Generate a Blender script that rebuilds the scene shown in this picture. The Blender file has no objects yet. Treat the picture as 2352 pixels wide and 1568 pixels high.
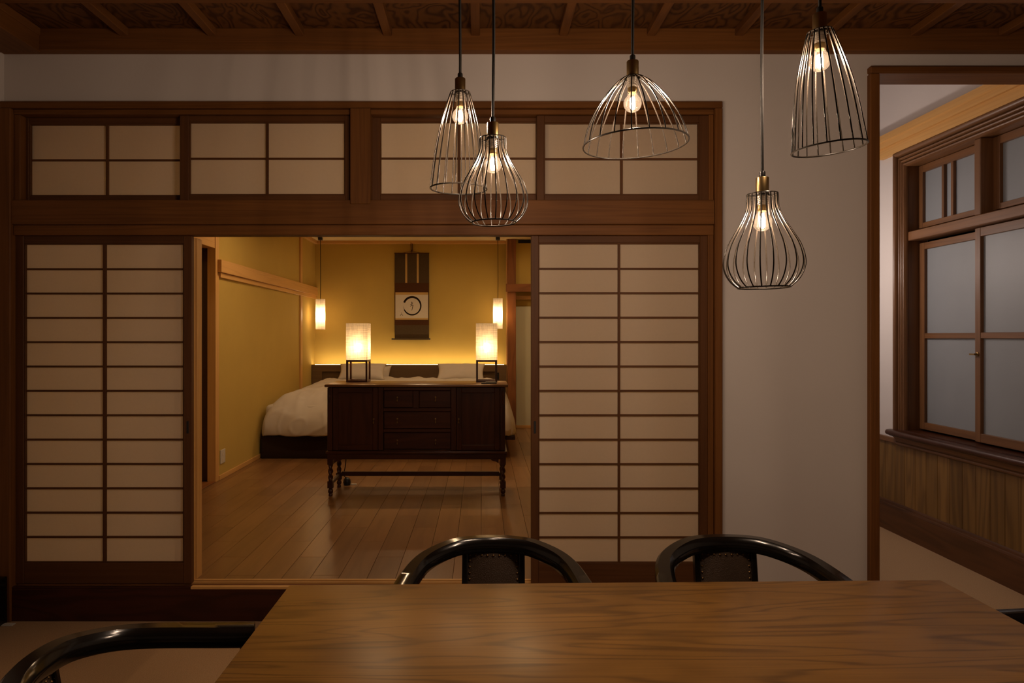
import bpy, bmesh, math, random
from mathutils import Vector, Matrix, noise
random.seed(7)
PI = math.pi
SC = bpy.context.scene
COL = SC.collection

# ------------------------------------------------------------------ camera
F, CX, CY, ZC = 1568.0, 1107.0, 771.0, 1.453      # focal length in px (24 mm), vanishing point, eye height
D = 3.484                                         # distance of the sliding-door wall
FB = 0.178                                        # height of the bedroom floor above the carpet
cam_d = bpy.data.cameras.new('camera')
cam = bpy.data.objects.new('camera', cam_d); COL.objects.link(cam)
cam.location = (0, 0, ZC); cam.rotation_euler = (PI/2, 0, 0)
cam_d.lens = 24; cam_d.sensor_width = 36; cam_d.clip_start = 0.05
cam_d.shift_x = (1176-CX)/2352; cam_d.shift_y = -(784-CY)/2352
SC.camera = cam

# ------------------------------------------------------------------ world, light levels, exposure
wd = bpy.data.worlds.new('night'); SC.world = wd; wd.use_nodes = True
wd.node_tree.nodes['Background'].inputs[0].default_value = (0.0, 0.0, 0.0, 1)
wd.node_tree.nodes['Background'].inputs[1].default_value = 0.0
SC.view_settings.view_transform = 'Standard'; SC.view_settings.look = 'None'
SC.view_settings.gamma = 1.0; SC.view_settings.exposure = 0.12
SC.view_settings.use_curve_mapping = False
SC.cycles.sample_clamp_indirect = 4.0
SC.cycles.caustics_reflective = False
SC.cycles.caustics_refractive = False
SC.cycles.max_bounces = 7
SC.cycles.diffuse_bounces = 4
SC.cycles.glossy_bounces = 3
SC.cycles.use_adaptive_sampling = True
SC.cycles.adaptive_threshold = 0.02
SC.cycles.transparent_max_bounces = 24
WARM = (1.0, 0.71, 0.50)          # dining bulbs
AMBER = (1.0, 0.68, 0.38)         # bedroom lamps
SOFT = (1.0, 0.82, 0.72)          # next room
L_BULB = 2700.0
L_TABLE = 80.0
L_PENDANT = 165.0
L_COVE = 29.0
L_DOWN = 480.0
L_NEXT = 75.0
L_GLOBE = 16.0

# ------------------------------------------------------------------ node helpers
class NT:
    def __init__(s, name):
        s.m = bpy.data.materials.new(name); s.m.use_nodes = True
        s.t = s.m.node_tree; s.t.nodes.clear()
        s.out = s.t.nodes.new('ShaderNodeOutputMaterial')
    def n(s, typ, **kw):
        nd = s.t.nodes.new('ShaderNode'+typ)
        for k, v in kw.items():
            if k.startswith('i_'):
                nd.inputs[k[2:].replace('_', ' ')].default_value = v
            else: setattr(nd, k, v)
        return nd
    def l(s, a, b): s.t.links.new(a, b)
    def math(s, op, a, b=None):
        nd = s.n('Math', operation=op)
        for i, v in enumerate((a, b)):
            if v is None: continue
            if hasattr(v, 'is_output'): s.l(v, nd.inputs[i])
            else: nd.inputs[i].default_value = v
        return nd.outputs[0]
    def mix(s, fac, a, b, blend='MIX'):
        nd = s.n('MixRGB', blend_type=blend)
        for i, v in enumerate((fac, a, b)):
            if hasattr(v, 'is_output'): s.l(v, nd.inputs[i])
            else: nd.inputs[i].default_value = v if i == 0 else (*v, 1)
        return nd.outputs[0]
    def surf(s, sh): s.l(sh, s.out.inputs['Surface'])
    def bsdf(s, **kw):
        p = s.n('BsdfPrincipled')
        for k, v in kw.items():
            p.inputs[k].default_value = v
        s.surf(p.outputs[0]); return p
MATS = {}
def plain(name, c, rough=0.5, metal=0.0, spec=0.5, bump=0.0, bscale=200, vary=0.0, vscale=6, coat=0.0):
    g = NT(name); p = g.bsdf(Roughness=rough, Metallic=metal)
    p.inputs['Base Color'].default_value = (*c, 1)
    p.inputs['Specular IOR Level'].default_value = spec
    p.inputs['Coat Weight'].default_value = coat; p.inputs['Coat Roughness'].default_value = 0.08
    if bump or vary:
        tc = g.n('TexCoord')
        if vary:
            nz = g.n('TexNoise', i_Scale=vscale, i_Detail=3.0); g.l(tc.outputs['Object'], nz.inputs['Vector'])
            col = g.mix(nz.outputs['Fac'], tuple(x*(1-vary) for x in c), tuple(min(1, x*(1+vary)) for x in c))
            g.l(col, p.inputs['Base Color'])
        if bump:
            nb = g.n('TexNoise', i_Scale=bscale, i_Detail=3.0); g.l(tc.outputs['Object'], nb.inputs['Vector'])
            b = g.n('Bump', i_Strength=bump, i_Distance=0.002); g.l(nb.outputs['Fac'], b.inputs['Height']); g.l(b.outputs[0], p.inputs['Normal'])
    MATS[name] = g.m; return g.m
def wood(name, dark, light, axis='X', rough=0.42, ring=9.0, size=1.0, stretch=9.0, fibre=0.5, contrast=1.0, vary=0.25, spec=0.4, coat=0.0, bump=0.0, sharp=1.7):
    """Grain = contour lines of a stretched noise field plus fine fibres, shifted per object."""
    g = NT(name); p = g.bsdf(Roughness=rough)
    p.inputs['Specular IOR Level'].default_value = spec
    p.inputs['Coat Weight'].default_value = coat; p.inputs['Coat Roughness'].default_value = 0.15
    tc = g.n('TexCoord'); oi = g.n('ObjectInfo')
    off = g.n('Combine' + 'XYZ')
    for i, k in enumerate((37.0, 53.0, 71.0)):
        g.l(g.math('MULTIPLY', oi.outputs['Random'], k), off.inputs[i])
    add = g.n('VectorMath', operation='ADD'); g.l(tc.outputs['Object'], add.inputs[0]); g.l(off.outputs[0], add.inputs[1])
    def mapped(sc, st):
        mp = g.n('Mapping'); v = [sc, sc, sc]; v['XYZ'.index(axis)] = sc/st
        mp.inputs['Scale'].default_value = v; g.l(add.outputs[0], mp.inputs['Vector']); return mp.outputs[0]
    n1 = g.n('TexNoise', i_Scale=1.0, i_Detail=2.0, i_Roughness=0.45, i_Distortion=0.25); g.l(mapped(7.0*size, stretch), n1.inputs['Vector'])
    s1 = g.math('SINE', g.math('MULTIPLY', n1.outputs['Fac'], ring*2*PI))
    r1 = g.math('MULTIPLY_ADD', s1, 0.5); r1.node.inputs[2].default_value = 0.5
    r1 = g.math('POWER', r1, sharp)
    n2 = g.n('TexNoise', i_Scale=1.0, i_Detail=2.0, i_Roughness=0.65); g.l(mapped(160*size, 55.0), n2.inputs['Vector'])
    n3 = g.n('TexNoise', i_Scale=1.0, i_Detail=1.0); g.l(mapped(2.6*size, 3.0), n3.inputs['Vector'])
    a = g.math('MULTIPLY', r1, 0.5*contrast)
    b = g.math('MULTIPLY', n2.outputs['Fac'], fibre)
    c = g.math('MULTIPLY', n3.outputs['Fac'], 0.55)
    f = g.math('ADD', g.math('ADD', a, b), c)
    f = g.math('SUBTRACT', f, 0.28 + 0.25*fibre)
    fc = g.n('Clamp'); g.l(f, fc.inputs['Value'])
    col = g.mix(fc.outputs[0], light, dark)
    v = g.math('MULTIPLY_ADD', oi.outputs['Random'], vary); v.node.inputs[2].default_value = 1 - vary/2
    hs = g.n('HueSaturation'); g.l(col, hs.inputs['Color']); g.l(v, hs.inputs['Value'])
    g.l(hs.outputs[0], p.inputs['Base Color'])
    if bump:
        bp = g.n('Bump', i_Strength=bump, i_Distance=0.001); g.l(f, bp.inputs['Height']); g.l(bp.outputs[0], p.inputs['Normal'])
    MATS[name] = g.m; return g.m
def emit(name, c, s):
    g = NT(name); e = g.n('Emission'); e.inputs[0].default_value = (*c, 1); e.inputs[1].default_value = s
    g.surf(e.outputs[0]); MATS[name] = g.m; return g.m
def paper(name, dc, tcol, fac, fibre=0.06):
    g = NT(name); tc = g.n('TexCoord')
    nz = g.n('TexNoise', i_Scale=60.0, i_Detail=2.0); g.l(tc.outputs['Object'], nz.inputs['Vector'])
    d = g.n('BsdfDiffuse'); t = g.n('BsdfTranslucent')
    g.l(g.mix(nz.outputs['Fac'], tuple(x*(1-fibre) for x in dc), tuple(min(1, x*(1+fibre)) for x in dc)), d.inputs[0])
    t.inputs[0].default_value = (*tcol, 1)
    m = g.n('MixShader'); m.inputs[0].default_value = fac
    g.l(d.outputs[0], m.inputs[1]); g.l(t.outputs[0], m.inputs[2]); g.surf(m.outputs[0])
    MATS[name] = g.m; return g.m
def shade(name, dc, tcol, gap, vs):
    """Woven lampshade cloth: translucent threads with fine open gaps between them."""
    g = NT(name); tc = g.n('TexCoord')
    def thread(v):
        mp = g.n('Mapping'); mp.inputs['Scale'].default_value = v; g.l(tc.outputs['Object'], mp.inputs['Vector'])
        n = g.n('TexNoise', i_Scale=1.0, i_Detail=4.0, i_Roughness=0.7); g.l(mp.outputs[0], n.inputs['Vector']); return n.outputs['Fac']
    w = g.math('ADD', thread((vs, vs, vs*0.04)), thread((vs*0.04, vs*0.04, vs)))
    w = g.math('MULTIPLY_ADD', w, 3.2); w.node.inputs[2].default_value = -2.7
    cl = g.n('Clamp'); g.l(w, cl.inputs['Value'])
    t = g.n('BsdfTranslucent'); d = g.n('BsdfDiffuse'); tr = g.n('BsdfTransparent')
    g.l(g.mix(cl.outputs[0], tuple(x*0.45 for x in tcol), tcol), t.inputs[0]); d.inputs[0].default_value = (*dc, 1)
    m1 = g.n('MixShader'); m1.inputs[0].default_value = 0.35; g.l(t.outputs[0], m1.inputs[1]); g.l(d.outputs[0], m1.inputs[2])
    m2 = g.n('MixShader'); m2.inputs[0].default_value = gap; g.l(m1.outputs[0], m2.inputs[1]); g.l(tr.outputs[0], m2.inputs[2])
    g.surf(m2.outputs[0]); MATS[name] = g.m; return g.m
def bulbglass(name):
    g = NT(name); tr = g.n('BsdfTransparent'); tl = g.n('BsdfTranslucent'); gl = g.n('BsdfGlossy')
    tl.inputs[0].default_value = (1, .9, .75, 1); gl.inputs['Roughness'].default_value = 0.03
    m1 = g.n('MixShader'); m1.inputs[0].default_value = 0.0016; g.l(tr.outputs[0], m1.inputs[1]); g.l(tl.outputs[0], m1.inputs[2])
    fr = g.n('Fresnel'); fr.inputs[0].default_value = 1.35
    m2 = g.n('MixShader'); g.l(fr.outputs[0], m2.inputs[0]); g.l(m1.outputs[0], m2.inputs[1]); g.l(gl.outputs[0], m2.inputs[2])
    g.surf(m2.outputs[0]); MATS[name] = g.m; return g.m

# ------------------------------------------------------------------ materials
plain('plaster', (.60, .56, .53), rough=.9, spec=.15, vary=.03, vscale=3)
plain('plaster_next', (.66, .62, .60), rough=.9, spec=.15)
plain('olive_wall', (.52, .365, .095), rough=.88, spec=.15, vary=.05, vscale=4)
plain('cream', (.70, .55, .30), rough=.9, spec=.1)
plain('carpet', (.46, .30, .165), rough=.97, spec=.05, bump=.9, bscale=420, vary=.38, vscale=230)
for ax in 'XYZ':
    wood('trim_wood_'+ax, (.062, .0215, .0048), (.178, .070, .0160), axis=ax, rough=.55, ring=9, stretch=30, size=1.6, contrast=.45, fibre=.6, vary=.16, spec=.2)
    wood('shoji_wood_'+ax, (.044, .0155, .0045), (.108, .043, .0135), axis=ax, rough=.55, ring=8, stretch=30, size=1.6, contrast=.4, vary=.12, spec=.2)
    wood('light_wood_'+ax, (.46, .235, .065), (.66, .38, .125), axis=ax, rough=.5, ring=8, stretch=25, size=1.3, contrast=.45, vary=.1)
    wood('brown_wood_'+ax, (.13, .042, .009), (.25, .09, .022), axis=ax, rough=.5, ring=6, vary=.12)
    wood('window_wood_'+ax, (.070, .028, .009), (.185, .083, .031), axis=ax, rough=.4, ring=8, stretch=22, size=1.3, contrast=.6, vary=.2)
    wood('dark_oak_'+ax, (.022, .006, .002), (.06, .017, .006), axis=ax, rough=.32, ring=6, vary=.12)
wood('ceiling_wood', (.030, .010, .0025), (.14, .057, .014), spec=.2, axis='Y', rough=.6, ring=13, size=.8, stretch=1.8, contrast=1.3, fibre=.3, vary=.3)
wood('batten_wood', (.085, .030, .007), (.175, .070, .017), spec=.2, axis='Y', rough=.6, ring=5, vary=.15)
wood('plank_wood', (.135, .059, .020), (.265, .137, .053), axis='Y', rough=.30, ring=4, contrast=.55, vary=.28, spec=.55)
wood('table_wood', (.070, .030, .0055), (.265, .128, .0245), axis='X', rough=.32, ring=10, size=1.25, stretch=9, contrast=.9, fibre=.75, sharp=5, vary=.0, spec=.3)
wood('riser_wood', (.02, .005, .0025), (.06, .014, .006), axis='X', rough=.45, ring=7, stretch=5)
wood('wainscot_wood', (.085, .041, .010), (.215, .115, .030), axis='Z', rough=.45, ring=6, stretch=10, vary=.35)
wood('base_wood', (.05, .019, .007), (.13, .052, .018), axis='Y', rough=.42, ring=6)
wood('sideboard_top', (.075, .032, .010), (.17, .080, .028), axis='X', rough=.3, ring=8, vary=0)
wood('headboard_wood', (.085, .046, .016), (.15, .086, .034), axis='X', rough=.5, ring=5, contrast=.5)
plain('black_metal', (.012, .011, .010), rough=.35, metal=.3)
plain('wire_metal', (.016, .013, .010), rough=.25, metal=.0, spec=.28)
plain('brass', (.30, .205, .085), rough=.32, metal=1.0)
plain('dull_brass', (.24, .15, .06), rough=.35, metal=1.0)
plain('thread_metal', (.5, .45, .38), rough=.35, metal=.8)
plain('cord_black', (.010, .009, .008), rough=.6, spec=.25)
plain('lacquer', (.006, .005, .004), rough=.15, spec=.45, coat=.0)
plain('leather', (.050, .030, .017), rough=.42, bump=.9, bscale=380, vary=.25, vscale=120)
plain('linen', (.56, .51, .45), rough=.9, spec=.1, bump=.15, bscale=500)
plain('bed_fabric', (.035, .020, .013), rough=.85, spec=.1, bump=.3, bscale=500)
plain('pale_door', (.62, .60, .44), rough=.8, spec=.15)
plain('white_plastic', (.55, .52, .46), rough=.5)
plain('dark_slot', (.01, .008, .006), rough=.7)
plain('scroll_dark', (.075, .05, .026), rough=.85, spec=.1, vary=.12, vscale=40)
plain('scroll_brown', (.07, .028, .012), rough=.85, spec=.1, vary=.15, vscale=60)
plain('scroll_gold', (.50, .33, .12), rough=.8, spec=.1)
plain('scroll_paper', (.62, .56, .47), rough=.9, spec=.1, vary=.04, vscale=25)
plain('ink', (.02, .012, .008), rough=.9, spec=.05)
plain('frosted_pane', (.235, .255, .275), rough=.5, spec=.5, vary=.06, vscale=5)
paper('shoji_paper', (.62, .55, .46), (.72, .60, .44), .52)
shade('linen_shade', (.6, .5, .35), (.86, .74, .55), .03, 210)
shade('pendant_shade', (.6, .52, .4), (.75, .64, .48), .12, 300)
bulbglass('bulb_glass')
emit('filament', WARM, L_BULB)
emit('table_bulb', AMBER, L_TABLE)
emit('pendant_bulb', AMBER, L_PENDANT)
emit('cove_led', (1.0, .72, .38), L_COVE)
emit('unseen_downlight_lens', AMBER, L_DOWN)
emit('unseen_next_lens', SOFT, L_NEXT)
emit('added_globe_lens', AMBER, L_GLOBE)

# ------------------------------------------------------------------ mesh helpers
def nb(): return bmesh.new()
def box(bm, x0, x1, y0, y1, z0, z1):
    if x1 < x0: x0, x1 = x1, x0
    if y1 < y0: y0, y1 = y1, y0
    if z1 < z0: z0, z1 = z1, z0
    v = [bm.verts.new(p) for p in ((x0,y0,z0),(x1,y0,z0),(x1,y1,z0),(x0,y1,z0),(x0,y0,z1),(x1,y0,z1),(x1,y1,z1),(x0,y1,z1))]
    for f in ((0,3,2,1),(4,5,6,7),(0,1,5,4),(1,2,6,5),(2,3,7,6),(3,0,4,7)): bm.faces.new([v[i] for i in f])
    return bm
def bx(*a): return box(nb(), *a)
def loft(bm, rings, cap=True, closed=False):
    R = [[bm.verts.new(p) for p in r] for r in rings]; n = len(R[0])
    m = len(R) if closed else len(R)-1
    for i in range(m):
        a, b = R[i], R[(i+1) % len(R)]
        for j in range(n): bm.faces.new((a[j], a[(j+1)%n], b[(j+1)%n], b[j]))
    if cap and not closed:
        bm.faces.new(list(reversed(R[0]))); bm.faces.new(R[-1])
    return bm
def lathe(bm, prof, c=(0,0,0), seg=24, cap=True):
    return loft(bm, [[(c[0]+r*math.cos(2*PI*j/seg), c[1]+r*math.sin(2*PI*j/seg), c[2]+z) for j in range(seg)] for r, z in prof], cap)
def tube(bm, pts, r, seg=8, closed=False, cap=True):
    pts = [Vector(p) for p in pts]; n = len(pts); rings = []; prev = None
    for i, p in enumerate(pts):
        if closed: t = pts[(i+1)%n]-pts[i-1]
        else: t = pts[min(i+1,n-1)]-pts[max(i-1,0)]
        t.normalize()
        if prev is None:
            a = Vector((0,0,1)) if abs(t.z) < .9 else Vector((1,0,0))
            u = t.cross(a).normalized()
        else: u = (prev - t*prev.dot(t)).normalized()
        prev = u; w = t.cross(u); rr = r[i] if isinstance(r, (list, tuple)) else r
        rings.append([p+rr*(math.cos(2*PI*j/seg)*u+math.sin(2*PI*j/seg)*w) for j in range(seg)])
    return loft(bm, rings, cap, closed)
def bevel(bm, w, seg=1):
    bmesh.ops.recalc_face_normals(bm, faces=bm.faces)
    bmesh.ops.bevel(bm, geom=list(bm.edges), offset=w, segments=seg, profile=.5, affect='EDGES'); return bm
def ob(name, bm, m, parent=None, smooth=None, **tags):
    """Link the bmesh (world coordinates while its parent is unrotated) as one mesh object."""
    bmesh.ops.recalc_face_normals(bm, faces=bm.faces)
    me = bpy.data.meshes.new(name); bm.to_mesh(me); bm.free()
    me.materials.append(MATS[m] if isinstance(m, str) else m)
    if smooth is not None:
        me.polygons.foreach_set('use_smooth', [True]*len(me.polygons)); me.set_sharp_from_angle(angle=math.radians(smooth))
    o = bpy.data.objects.new(name, me); COL.objects.link(o)
    if parent:
        w = Vector((0,0,0)); p = parent
        while p: w += p.location; p = p.parent
        me.transform(Matrix.Translation(-w)); o.parent = parent
    for k, v in tags.items(): o[k] = v
    return o
def recenter(o):
    """Move the mesh so that the object's origin is at the middle of its base."""
    vs = [v.co for v in o.data.vertices]
    c = Vector(((min(v.x for v in vs)+max(v.x for v in vs))/2, (min(v.y for v in vs)+max(v.y for v in vs))/2, min(v.z for v in vs)))
    o.data.transform(Matrix.Translation(-c)); o.location = o.location + c; return o
def thing(name, label, cat, loc=(0,0,0), group=None):
    o = bpy.data.objects.new(name, None); COL.objects.link(o); o.location = loc; o.empty_display_size = .1
    o['label'] = label; o['category'] = cat
    if group: o['group'] = group
    return o
def struct(name, bm, m, label=None, smooth=None):
    o = ob(name, bm, m, None, smooth); o['kind'] = 'structure'
    if label: o['label'] = label
    return o
def sroot(name, loc, label=None):
    o = bpy.data.objects.new(name, None); COL.objects.link(o); o.location = loc; o['kind'] = 'structure'
    if label: o['label'] = label
    return o
def X(px, d=D): return (px-CX)*d/F
def Z(py, d=D): return ZC-(py-CY)*d/F

# ================================================================== THE SETTING
# ---- floors
struct('floor', bx(-2.6, 3.5, -3.7, 5.8, -.06, 0), 'carpet', 'tan brown carpet of the dining room and the next room')
YB0, YB1 = 3.62, 9.5
fl = struct('floor_bedroom', bx(-2.55, 1.45, 3.50, 9.62, .08, FB-.012), 'dark_slot', 'brown wooden plank floor of the bedroom')
full = None
PW, PL = .15, .91
x = -.005 - PW*17
ci = 0
while x < 1.36:
    y = 3.94 - PL*2 + ((ci - 12) % 3) * -.3033 + .0
    y = 3.94 + (( -(ci-13)) * .3033) % PL - PL*2
    while y < YB1:
        a, b = max(y, YB0-.04), min(y+PL, YB1)
        if b-a > .02:
            if b-a > PL-1e-4 and full:
                o = bpy.data.objects.new('plank', full); COL.objects.link(o); o.location = (x, a, 0)
            else:
                me_o = ob('plank', bevel(bx(.0009, PW-.0009, .0006, b-a-.0006, FB-.013, FB), .0008), 'plank_wood')
                me_o.location = (x, a, 0); o = me_o
                if b-a > PL-1e-4: full = o.data
            o.parent = fl
        y += PL
    x += PW; ci += 1

# ---- dining room walls
b = nb()
YW0, YW1 = 3.500, 3.62
box(b, -2.6, X(1650), YW0, YW1, Z(240), 3.06)
box(b, X(1650), X(2000), YW0, YW1, 0, 3.06)
box(b, X(2000), 3.5, YW0, YW1, Z(158), 3.06)
box(b, 3.07, 3.5, YW0, YW1, 0, Z(158))
box(b, -2.6, X(10), YW0, YW1, 0, Z(240))
box(b, X(10), X(1650), YW0+.0, YW1, 0, FB-.037)
struct('wall_back', b, 'plaster', 'pale plaster wall around the sliding doors')
struct('wall_left', bx(-2.57, -2.45, -3.7, 3.5, 0, 3.06), 'plaster')
struct('wall_right', bx(3.4, 3.52, -3.7, 3.5, 0, 3.06), 'plaster')
struct('wall_front', bx(-2.45, 3.4, -3.7, -3.6, 0, 3.06), 'plaster', 'wall behind the viewer')
struct('baseboard_left', bevel(bx(-2.45, -2.405, -3.6, 3.462, 0, .235), .004), 'lacquer', 'black baseboard at the far left edge')

# ---- ceiling with boards and battens
ce = struct('ceiling', bx(-2.6, 3.52, -3.7, 3.62, 3.02, 3.08), 'ceiling_wood', 'dark figured wood ceiling with battens')
bat = [X(285+201.8*k, 3.445) for k in range(-1, 13)]
edges = [-2.45] + bat + [3.4]
for a, c in zip(edges[:-1], edges[1:]):
    if c-a > .05:
        recenter(ob('ceiling_board', bevel(bx(a+.001, c-.001, -3.55, 3.47, 3.006, 3.02), .001), 'ceiling_wood', ce))
for xb in bat:
    recenter(ob('batten', bevel(bx(xb-.022, xb+.022, -3.55, 3.446, 2.966, 3.006), .003), 'batten_wood', ce))
recenter(ob('cross_batten', bevel(bx(-2.42, 3.38, 2.98, 3.093, 2.958, 3.004), .003), 'trim_wood_X', ce))
recenter(ob('crown_rail', bevel(bx(-2.45, 3.4, 3.446, 3.501, 2.895, 3.007), .003), 'trim_wood_X', ce))
recenter(ob('crown_rail', bevel(bx(-2.45, -2.235, -3.6, 3.46, 2.887, 3.005), .003), 'trim_wood_Y', ce))
recenter(ob('crown_rail', bevel(bx(3.33, 3.4, -3.6, 3.445, 2.895, 3.005), .003), 'trim_wood_Y', ce))

# ---- frame of the sliding doors
t1 = sroot('trim_1', (X(830), D, 0), 'dark wooden frame of the sliding doors and transom screens')
def fr(name, px0, px1, z0, z1, y0, y1, m='trim_wood_X', bw=.003, d=D, par=None):
    return recenter(ob(name, bevel(bx(X(px0, d), X(px1, d), y0, y1, z0, z1), bw), m, par or t1))
fr('head_casing', 5, 1657, Z(250), Z(235), 3.464, 3.63)
fr('head_strip', 30, 1640, Z(262), Z(250)-.001, 3.484, 3.62)
fr('post', 5, 30, 0, Z(250)-.001, 3.462, 3.63, 'trim_wood_Z')
fr('jamb', 30.5, 45, Z(460)+.001, Z(262)-.001, 3.488, 3.62, 'trim_wood_Z', .002)
fr('casing', 1640, 1657, 0, Z(250)-.001, 3.464, 3.63, 'trim_wood_Z')
fr('jamb', 1627, 1639.5, FB, Z(517), 3.488, 3.62, 'trim_wood_Z', .002)
fr('jamb', 1629, 1639.5, Z(460)+.001, Z(262)-.001, 3.488, 3.62, 'trim_wood_Z', .002)
fr('lintel', 26, 1639.5, Z(516), Z(460), 3.470, 3.63)
fr('track_rail', 30.5, 1639.5, Z(540), Z(516)-.001, 3.482, 3.552)
fr('mid_post', 806, 852, Z(470), Z(250)-.002, 3.462, 3.56, 'trim_wood_Z')
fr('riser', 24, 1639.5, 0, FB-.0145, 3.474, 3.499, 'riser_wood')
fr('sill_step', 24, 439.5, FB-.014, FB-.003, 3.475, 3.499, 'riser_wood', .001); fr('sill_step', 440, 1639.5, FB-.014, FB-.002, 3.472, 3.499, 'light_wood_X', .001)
fr('sill_rib', 24, 1639.5, FB-.035, FB+.000, 3.535, 3.545, 'light_wood_X', .001)
fr('sill_rib', 24, 1639.5, FB-.035, FB+.002, 3.565, 3.579, 'light_wood_X', .001)
fr('sill_groove', 24, 1639.5, FB-.036, FB-.009, 3.4995, 3.58, 'brown_wood_X', .001)
# light jamb seen behind the left door's edge
fr('side_jamb', 440.5, 446, FB+.001, Z(541), 3.562, 3.575, 'light_wood_Z', .001, 3.56)
fr('side_jamb', 446.5, 453, FB+.001, Z(541), 3.58, 3.64, 'light_wood_Z', .001, 3.58)
fr('track_strip', 440, 1639, Z(543.6, 3.553), Z(516)-.001, 3.5525, 3.56, 'light_wood_X', .0006, 3.56)

# ---- shoji doors and transom screens
pane_cache = {}
def shoji(name, label, x0, x1, z0, z1, yf, th, sl, sr, rt, rb, nx, nz, bar, vbar, handle=None, vpos=None):
    r = sroot(name, ((x0+x1)/2, yf, z0), label)
    W = lambda nm, *a, m='shoji_wood_Z', bw=.002: recenter(ob(nm, bevel(bx(*a), bw), m, r))
    W('stile', x0, x0+sl, yf, yf+th, z0, z1); W('stile', x1-sr, x1, yf, yf+th, z0, z1)
    W('rail', x0+sl, x1-sr, yf+.002, yf+th-.002, z1-rt, z1, m='shoji_wood_X'); W('rail', x0+sl, x1-sr, yf+.002, yf+th-.002, z0, z0+rb, m='shoji_wood_X')
    ax0, ax1, az0, az1 = x0+sl, x1-sr, z0+rb, z1-rt
    # thin inner frame
    q = .005
    W('inner_frame', ax0, ax0+q, yf+.006, yf+.02, az0, az1, bw=.001); W('inner_frame', ax1-q, ax1, yf+.006, yf+.02, az0, az1, bw=.001)
    W('inner_frame', ax0+q, ax1-q, yf+.006, yf+.02, az1-q, az1, m='shoji_wood_X', bw=.001); W('inner_frame', ax0+q, ax1-q, yf+.006, yf+.02, az0, az0+q, m='shoji_wood_X', bw=.001)
    xs = [ax0+q] + ([vpos] if vpos else [ax0+(ax1-ax0)*i/nx for i in range(1, nx)]) + [ax1-q]
    for xv in xs[1:-1]: W('lattice_bar', xv-vbar/2, xv+vbar/2, yf+.008, yf+.02, az0+q, az1-q, bw=.001)
    zs = [az0+q + (az1-az0-2*q)*i/nz for i in range(nz+1)]
    for k, zv in enumerate(zs[1:-1]):
        for i in range(len(xs)-1):
            W('lattice_bar', xs[i]+(vbar/2 if i else 0), xs[i+1]-(vbar/2 if i < len(xs)-2 else 0), yf+.010, yf+.02, zv-bar/2, zv+bar/2, m='shoji_wood_X', bw=.001)
    for i in range(len(xs)-1):
        for k in range(nz):
            w, h = xs[i+1]-xs[i], zs[k+1]-zs[k]
            key = (round(w, 4), round(h, 4))
            if key not in pane_cache:
                bm = nb(); bm.faces.new([bm.verts.new(p) for p in ((0,0,0),(w,0,0),(w,0,h),(0,0,h))])
                o = ob('paper_pane', bm, 'shoji_paper', r); o.data.transform(Matrix.Translation(r.location)); pane_cache[key] = o.data
            else:
                o = bpy.data.objects.new('paper_pane', pane_cache[key]); COL.objects.link(o); o.parent = r
            o.location = Vector((xs[i], yf+.0205, zs[k])) - r.location
    if handle is not None:
        hz = Z(981, yf)
        o = W('handle', handle-.006, handle+.006, yf-.0015, yf+.006, hz-.032, hz+.032, m='dark_slot', bw=.0015)
    return r
yf = 3.502
shoji('door_1', 'dim paper sliding door left of the bedroom opening', X(34, yf), X(440, yf), FB+.003, Z(541, yf), yf, .03,
      X(54, yf)-X(34, yf), X(440, yf)-X(421, yf), Z(541, yf)-Z(559, yf), Z(1293, yf)-FB-.003, 2, 13, .010, .017, handle=X(431, yf))
shoji('door_2', 'brighter paper sliding door right of the bedroom opening', X(1220, yf), X(1626, yf), FB+.003, Z(541, yf), yf, .03,
      X(1237, yf)-X(1220, yf), X(1626, yf)-X(1608.5, yf), Z(541, yf)-Z(558, yf), Z(1294, yf)-FB-.003, 2, 13, .010, .012, handle=X(1228.5, yf))
ya, yb = 3.498, 3.532
def ran(name, label, px0, px1, ppl, ppr, pyt, pyb, y, vp):
    zt, zb = Z(263, D), Z(459.5, D)
    shoji(name, label, X(px0, y), X(px1, y), zb, zt, y, .03, X(ppl, y)-X(px0, y), X(px1, y)-X(ppr, y), zt-Z(pyt, y), Z(pyb, y)-zb, 2, 2, .010, .013, vpos=X(vp, y))
ran('window_1', 'four-pane paper transom screen at the far left', 46, 434, 66, 414, 284, 449, yb, 243.5)
ran('window_2', 'four-pane paper transom screen left of the middle post', 413, 805, 433, 792, 279, 447, ya, 612)
ran('window_3', 'four-pane paper transom screen right of the middle post', 853, 1249, 873, 1233, 279, 446, yb, 1054)
ran('window_4', 'four-pane paper transom screen under the dome pendant', 1233, 1628, 1250, 1606, 281, 447, ya, 1428.5)

# ---- doorway to the next room
t2 = sroot('trim_2', (X(2006), D, 0), 'dark wooden casing of the wide doorway')
fr('casing', 1996, 2018, 0, Z(170), 3.470, 3.64, 'trim_wood_Z', .004, D, t2)
fr('head_casing', 1996, 2690, Z(170)+.0005, Z(152), 3.470, 3.64, 'trim_wood_X', .008, D, t2)

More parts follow.
